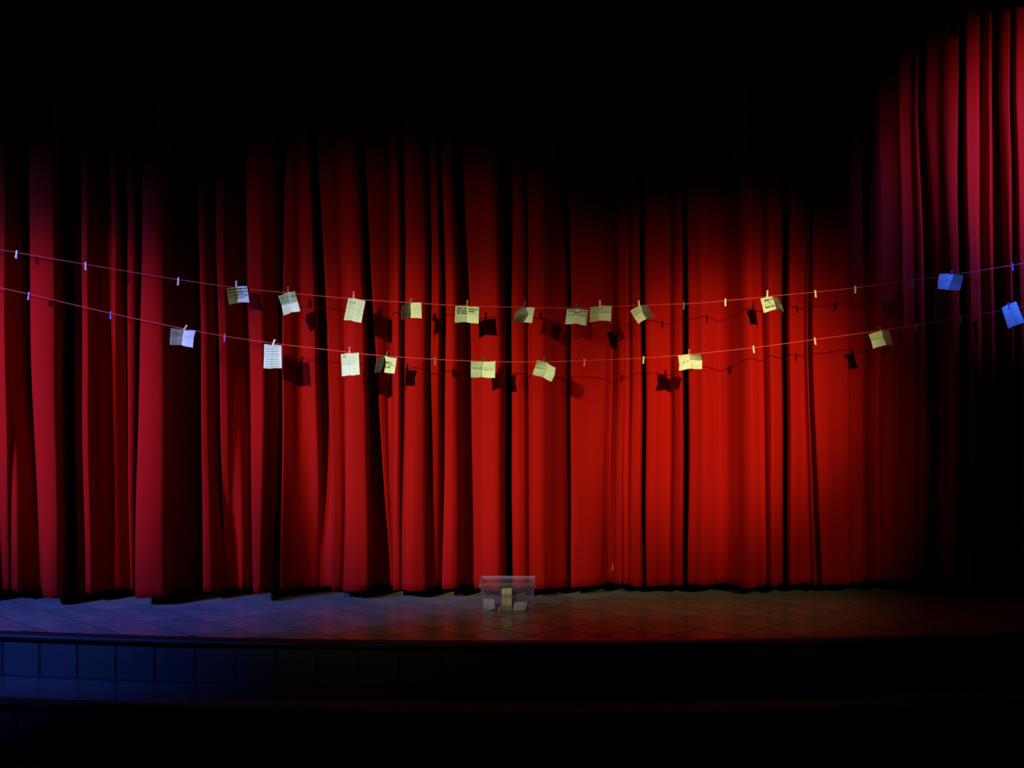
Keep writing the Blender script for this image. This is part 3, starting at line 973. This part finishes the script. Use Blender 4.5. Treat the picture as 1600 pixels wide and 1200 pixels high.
hd = (BY1 - BY0) / 2
def loft(rings, m, name, caps=(False, False), smooth=True):
    V, Fc = [], []
    k = len(rings[0])
    for r in rings:
        V += r
    for i in range(len(rings) - 1):
        for j in range(k):
            j2 = (j + 1) % k
            Fc.append((i * k + j, i * k + j2, (i + 1) * k + j2, (i + 1) * k + j))
    if caps[0]:
        Fc.append(tuple(range(k))[::-1])
    if caps[1]:
        Fc.append(tuple((len(rings) - 1) * k + j for j in range(k)))
    return mesh_obj(name, V, Fc, m, box, smooth)


outer = [ring(hw_b, hd - .02, .001), ring(hw_b + .004, hd - .018, .03), ring(hw_t - .01, hd - .006, BH - .02)]
inner = [ring(hw_t - .013, hd - .009, BH - .02), ring(hw_b + .001, hd - .021, .03), ring(hw_b - .003, hd - .023, .004)]
loft(outer + inner, M_BOX, 'body', (True, True), False)
loft([ring(hw_t - .012, hd - .008, BH - .024), ring(hw_t + .004, hd + .004, BH - .022), ring(hw_t + .006, hd + .006, BH), ring(hw_t, hd, BH), ring(hw_t - .003, hd - .003, BH - .012), ring(hw_t - .012, hd - .008, BH - .018)], M_BOXEDGE, 'rim', smooth=False)
for s in (-1, 1):
    bm = bmesh.new()
    add_box(bm, s * (hw_t + .001) - .006, s * (hw_t + .001) + .006, -.05, .05, BH - .055, BH - .02, .004)
    bm_obj('handle', bm, M_BOXEDGE, box)
for sx in (-1, 1):
    for sy in (-1, 1):
        bm = bmesh.new()
        x_, y_ = sx * (hw_b - .004), sy * (hd - .026)
        for (rx, ry) in ((-.003, -.003), (.003, -.003), (.003, .003), (-.003, .003)):
            bm.verts.new((x_ + rx, y_ + ry, .004))
        for (rx, ry) in ((-.003, -.003), (.003, -.003), (.003, .003), (-.003, .003)):
            bm.verts.new((x_ + rx + sx * .014, y_ + ry + sy * .012, BH - .024))
        bm.verts.ensure_lookup_table()
        for i in range(4):
            j = (i + 1) % 4
            bm.faces.new([bm.verts[i], bm.verts[j], bm.verts[4 + j], bm.verts[4 + i]])
        bm_obj('corner_rib', bm, M_BOXEDGE, box)


def folded(label, quad, m, thick=.003, fold_back=.02):
    """a folded sheet: front leaf from 4 world points (TL,TR,BR,BL) and a back leaf leaning behind it"""
    P_ = [Vector(q) for q in quad]
    org_ = (P_[2] + P_[3]) / 2
    root = thing('folded_note', label, 'note', org_, 'folded papers inside the clear box')
    A = [p - org_ for p in P_]
    n_ = (A[1] - A[0]).cross(A[3] - A[0]).normalized()
    if n_.y > 0:
        n_ = -n_
    V, Fc = [], []
    N_ = 6
    for r in range(N_ + 1):
        for c in range(N_ + 1):
            fu, fv = c / N_, r / N_
            p = A[0] * (1 - fu) * (1 - fv) + A[1] * fu * (1 - fv) + A[2] * fu * fv + A[3] * (1 - fu) * fv
            V.append(p + n_ * (.002 * math.sin(fu * 4 + fv * 3) + .001 * math.sin(9 * fu)))
    Fc = [(r * (N_ + 1) + c, (r + 1) * (N_ + 1) + c, (r + 1) * (N_ + 1) + c + 1, r * (N_ + 1) + c + 1) for r in range(N_) for c in range(N_)]
    o_ = mesh_obj('front_leaf', V, Fc, m, root)
    o_.modifiers.new('t', 'SOLIDIFY').thickness = .0008
    V = [A[0] - n_ * .002, A[1] - n_ * .002]
    for q in (A[2], A[3]):
        V.append(Vector((q.x, max(q.y, min(A[0].y, A[1].y)) + fold_back, q.z + .001)))
    o_ = mesh_obj('back_leaf', V, [(0, 3, 2, 1)], m, root)
    o_.modifiers.new('t', 'SOLIDIFY').thickness = .0008
    return root


folded('tall cream folded paper standing upright in the middle of the clear box',
       [px(784, 919.5, 8.97), px(799.5, 919, 8.97), px(799.5, 949.5, 8.95), px(784, 949.5, 8.95)], M_CARD)
folded('grey folded note leaning at the left inside the clear box',
       [px(755.5, 936, 8.95), px(772, 936, 8.94), px(773, 950, 8.90), px(756, 951.5, 8.89)], M_CARDGREY)
folded('narrow white paper edge lying at the front left inside the clear box',
       [px(755.5, 954, 8.80), px(774, 948.5, 8.84), px(774.5, 950, 8.83), px(756, 955.4, 8.79)], M_PAPER, fold_back=.03)
folded('small slanted white paper sliver left of the brownish note in the clear box',
       [px(783, 945, 8.86), px(785, 946, 8.86), px(780, 955.5, 8.82), px(778, 954.5, 8.82)], M_PAPER, fold_back=.01)
folded('brownish folded note in front of the cream paper inside the clear box',
       [px(785, 945.5, 8.87), px(799, 945.5, 8.87), px(799.5, 954.0, 8.85), px(782.5, 954.0, 8.85)], M_CARDBROWN)
folded('pale grey folded note with a torn corner at the right inside the clear box',
       [px(804, 941, 8.89), px(824.0, 940, 8.89), px(820.0, 954.0, 8.85), px(801, 954.0, 8.85)], M_CARDGREY)

# small pale tag caught on the curtain near its hem
bm = bmesh.new()
a = px(957, 885, 9.36)
for (dx, z_) in ((-.001, .028), (.003, .028), (.0035, -.016), (.010, -.026), (-.009, -.028), (-.0035, -.016)):
    bm.verts.new((dx * 1.3, 0, z_ * .95))
bm.verts.ensure_lookup_table()
bm.faces.new(bm.verts[:])
o = bm_obj('cloth_tag', bm, mat('tag_card', (0.26, 0.12, 0.09), 0.8))
o.location = a
o.modifiers.new('t', 'SOLIDIFY').thickness = .002
tag(o, 'tiny pale brown tag hanging low on the curtain right of the clear box', 'tag')
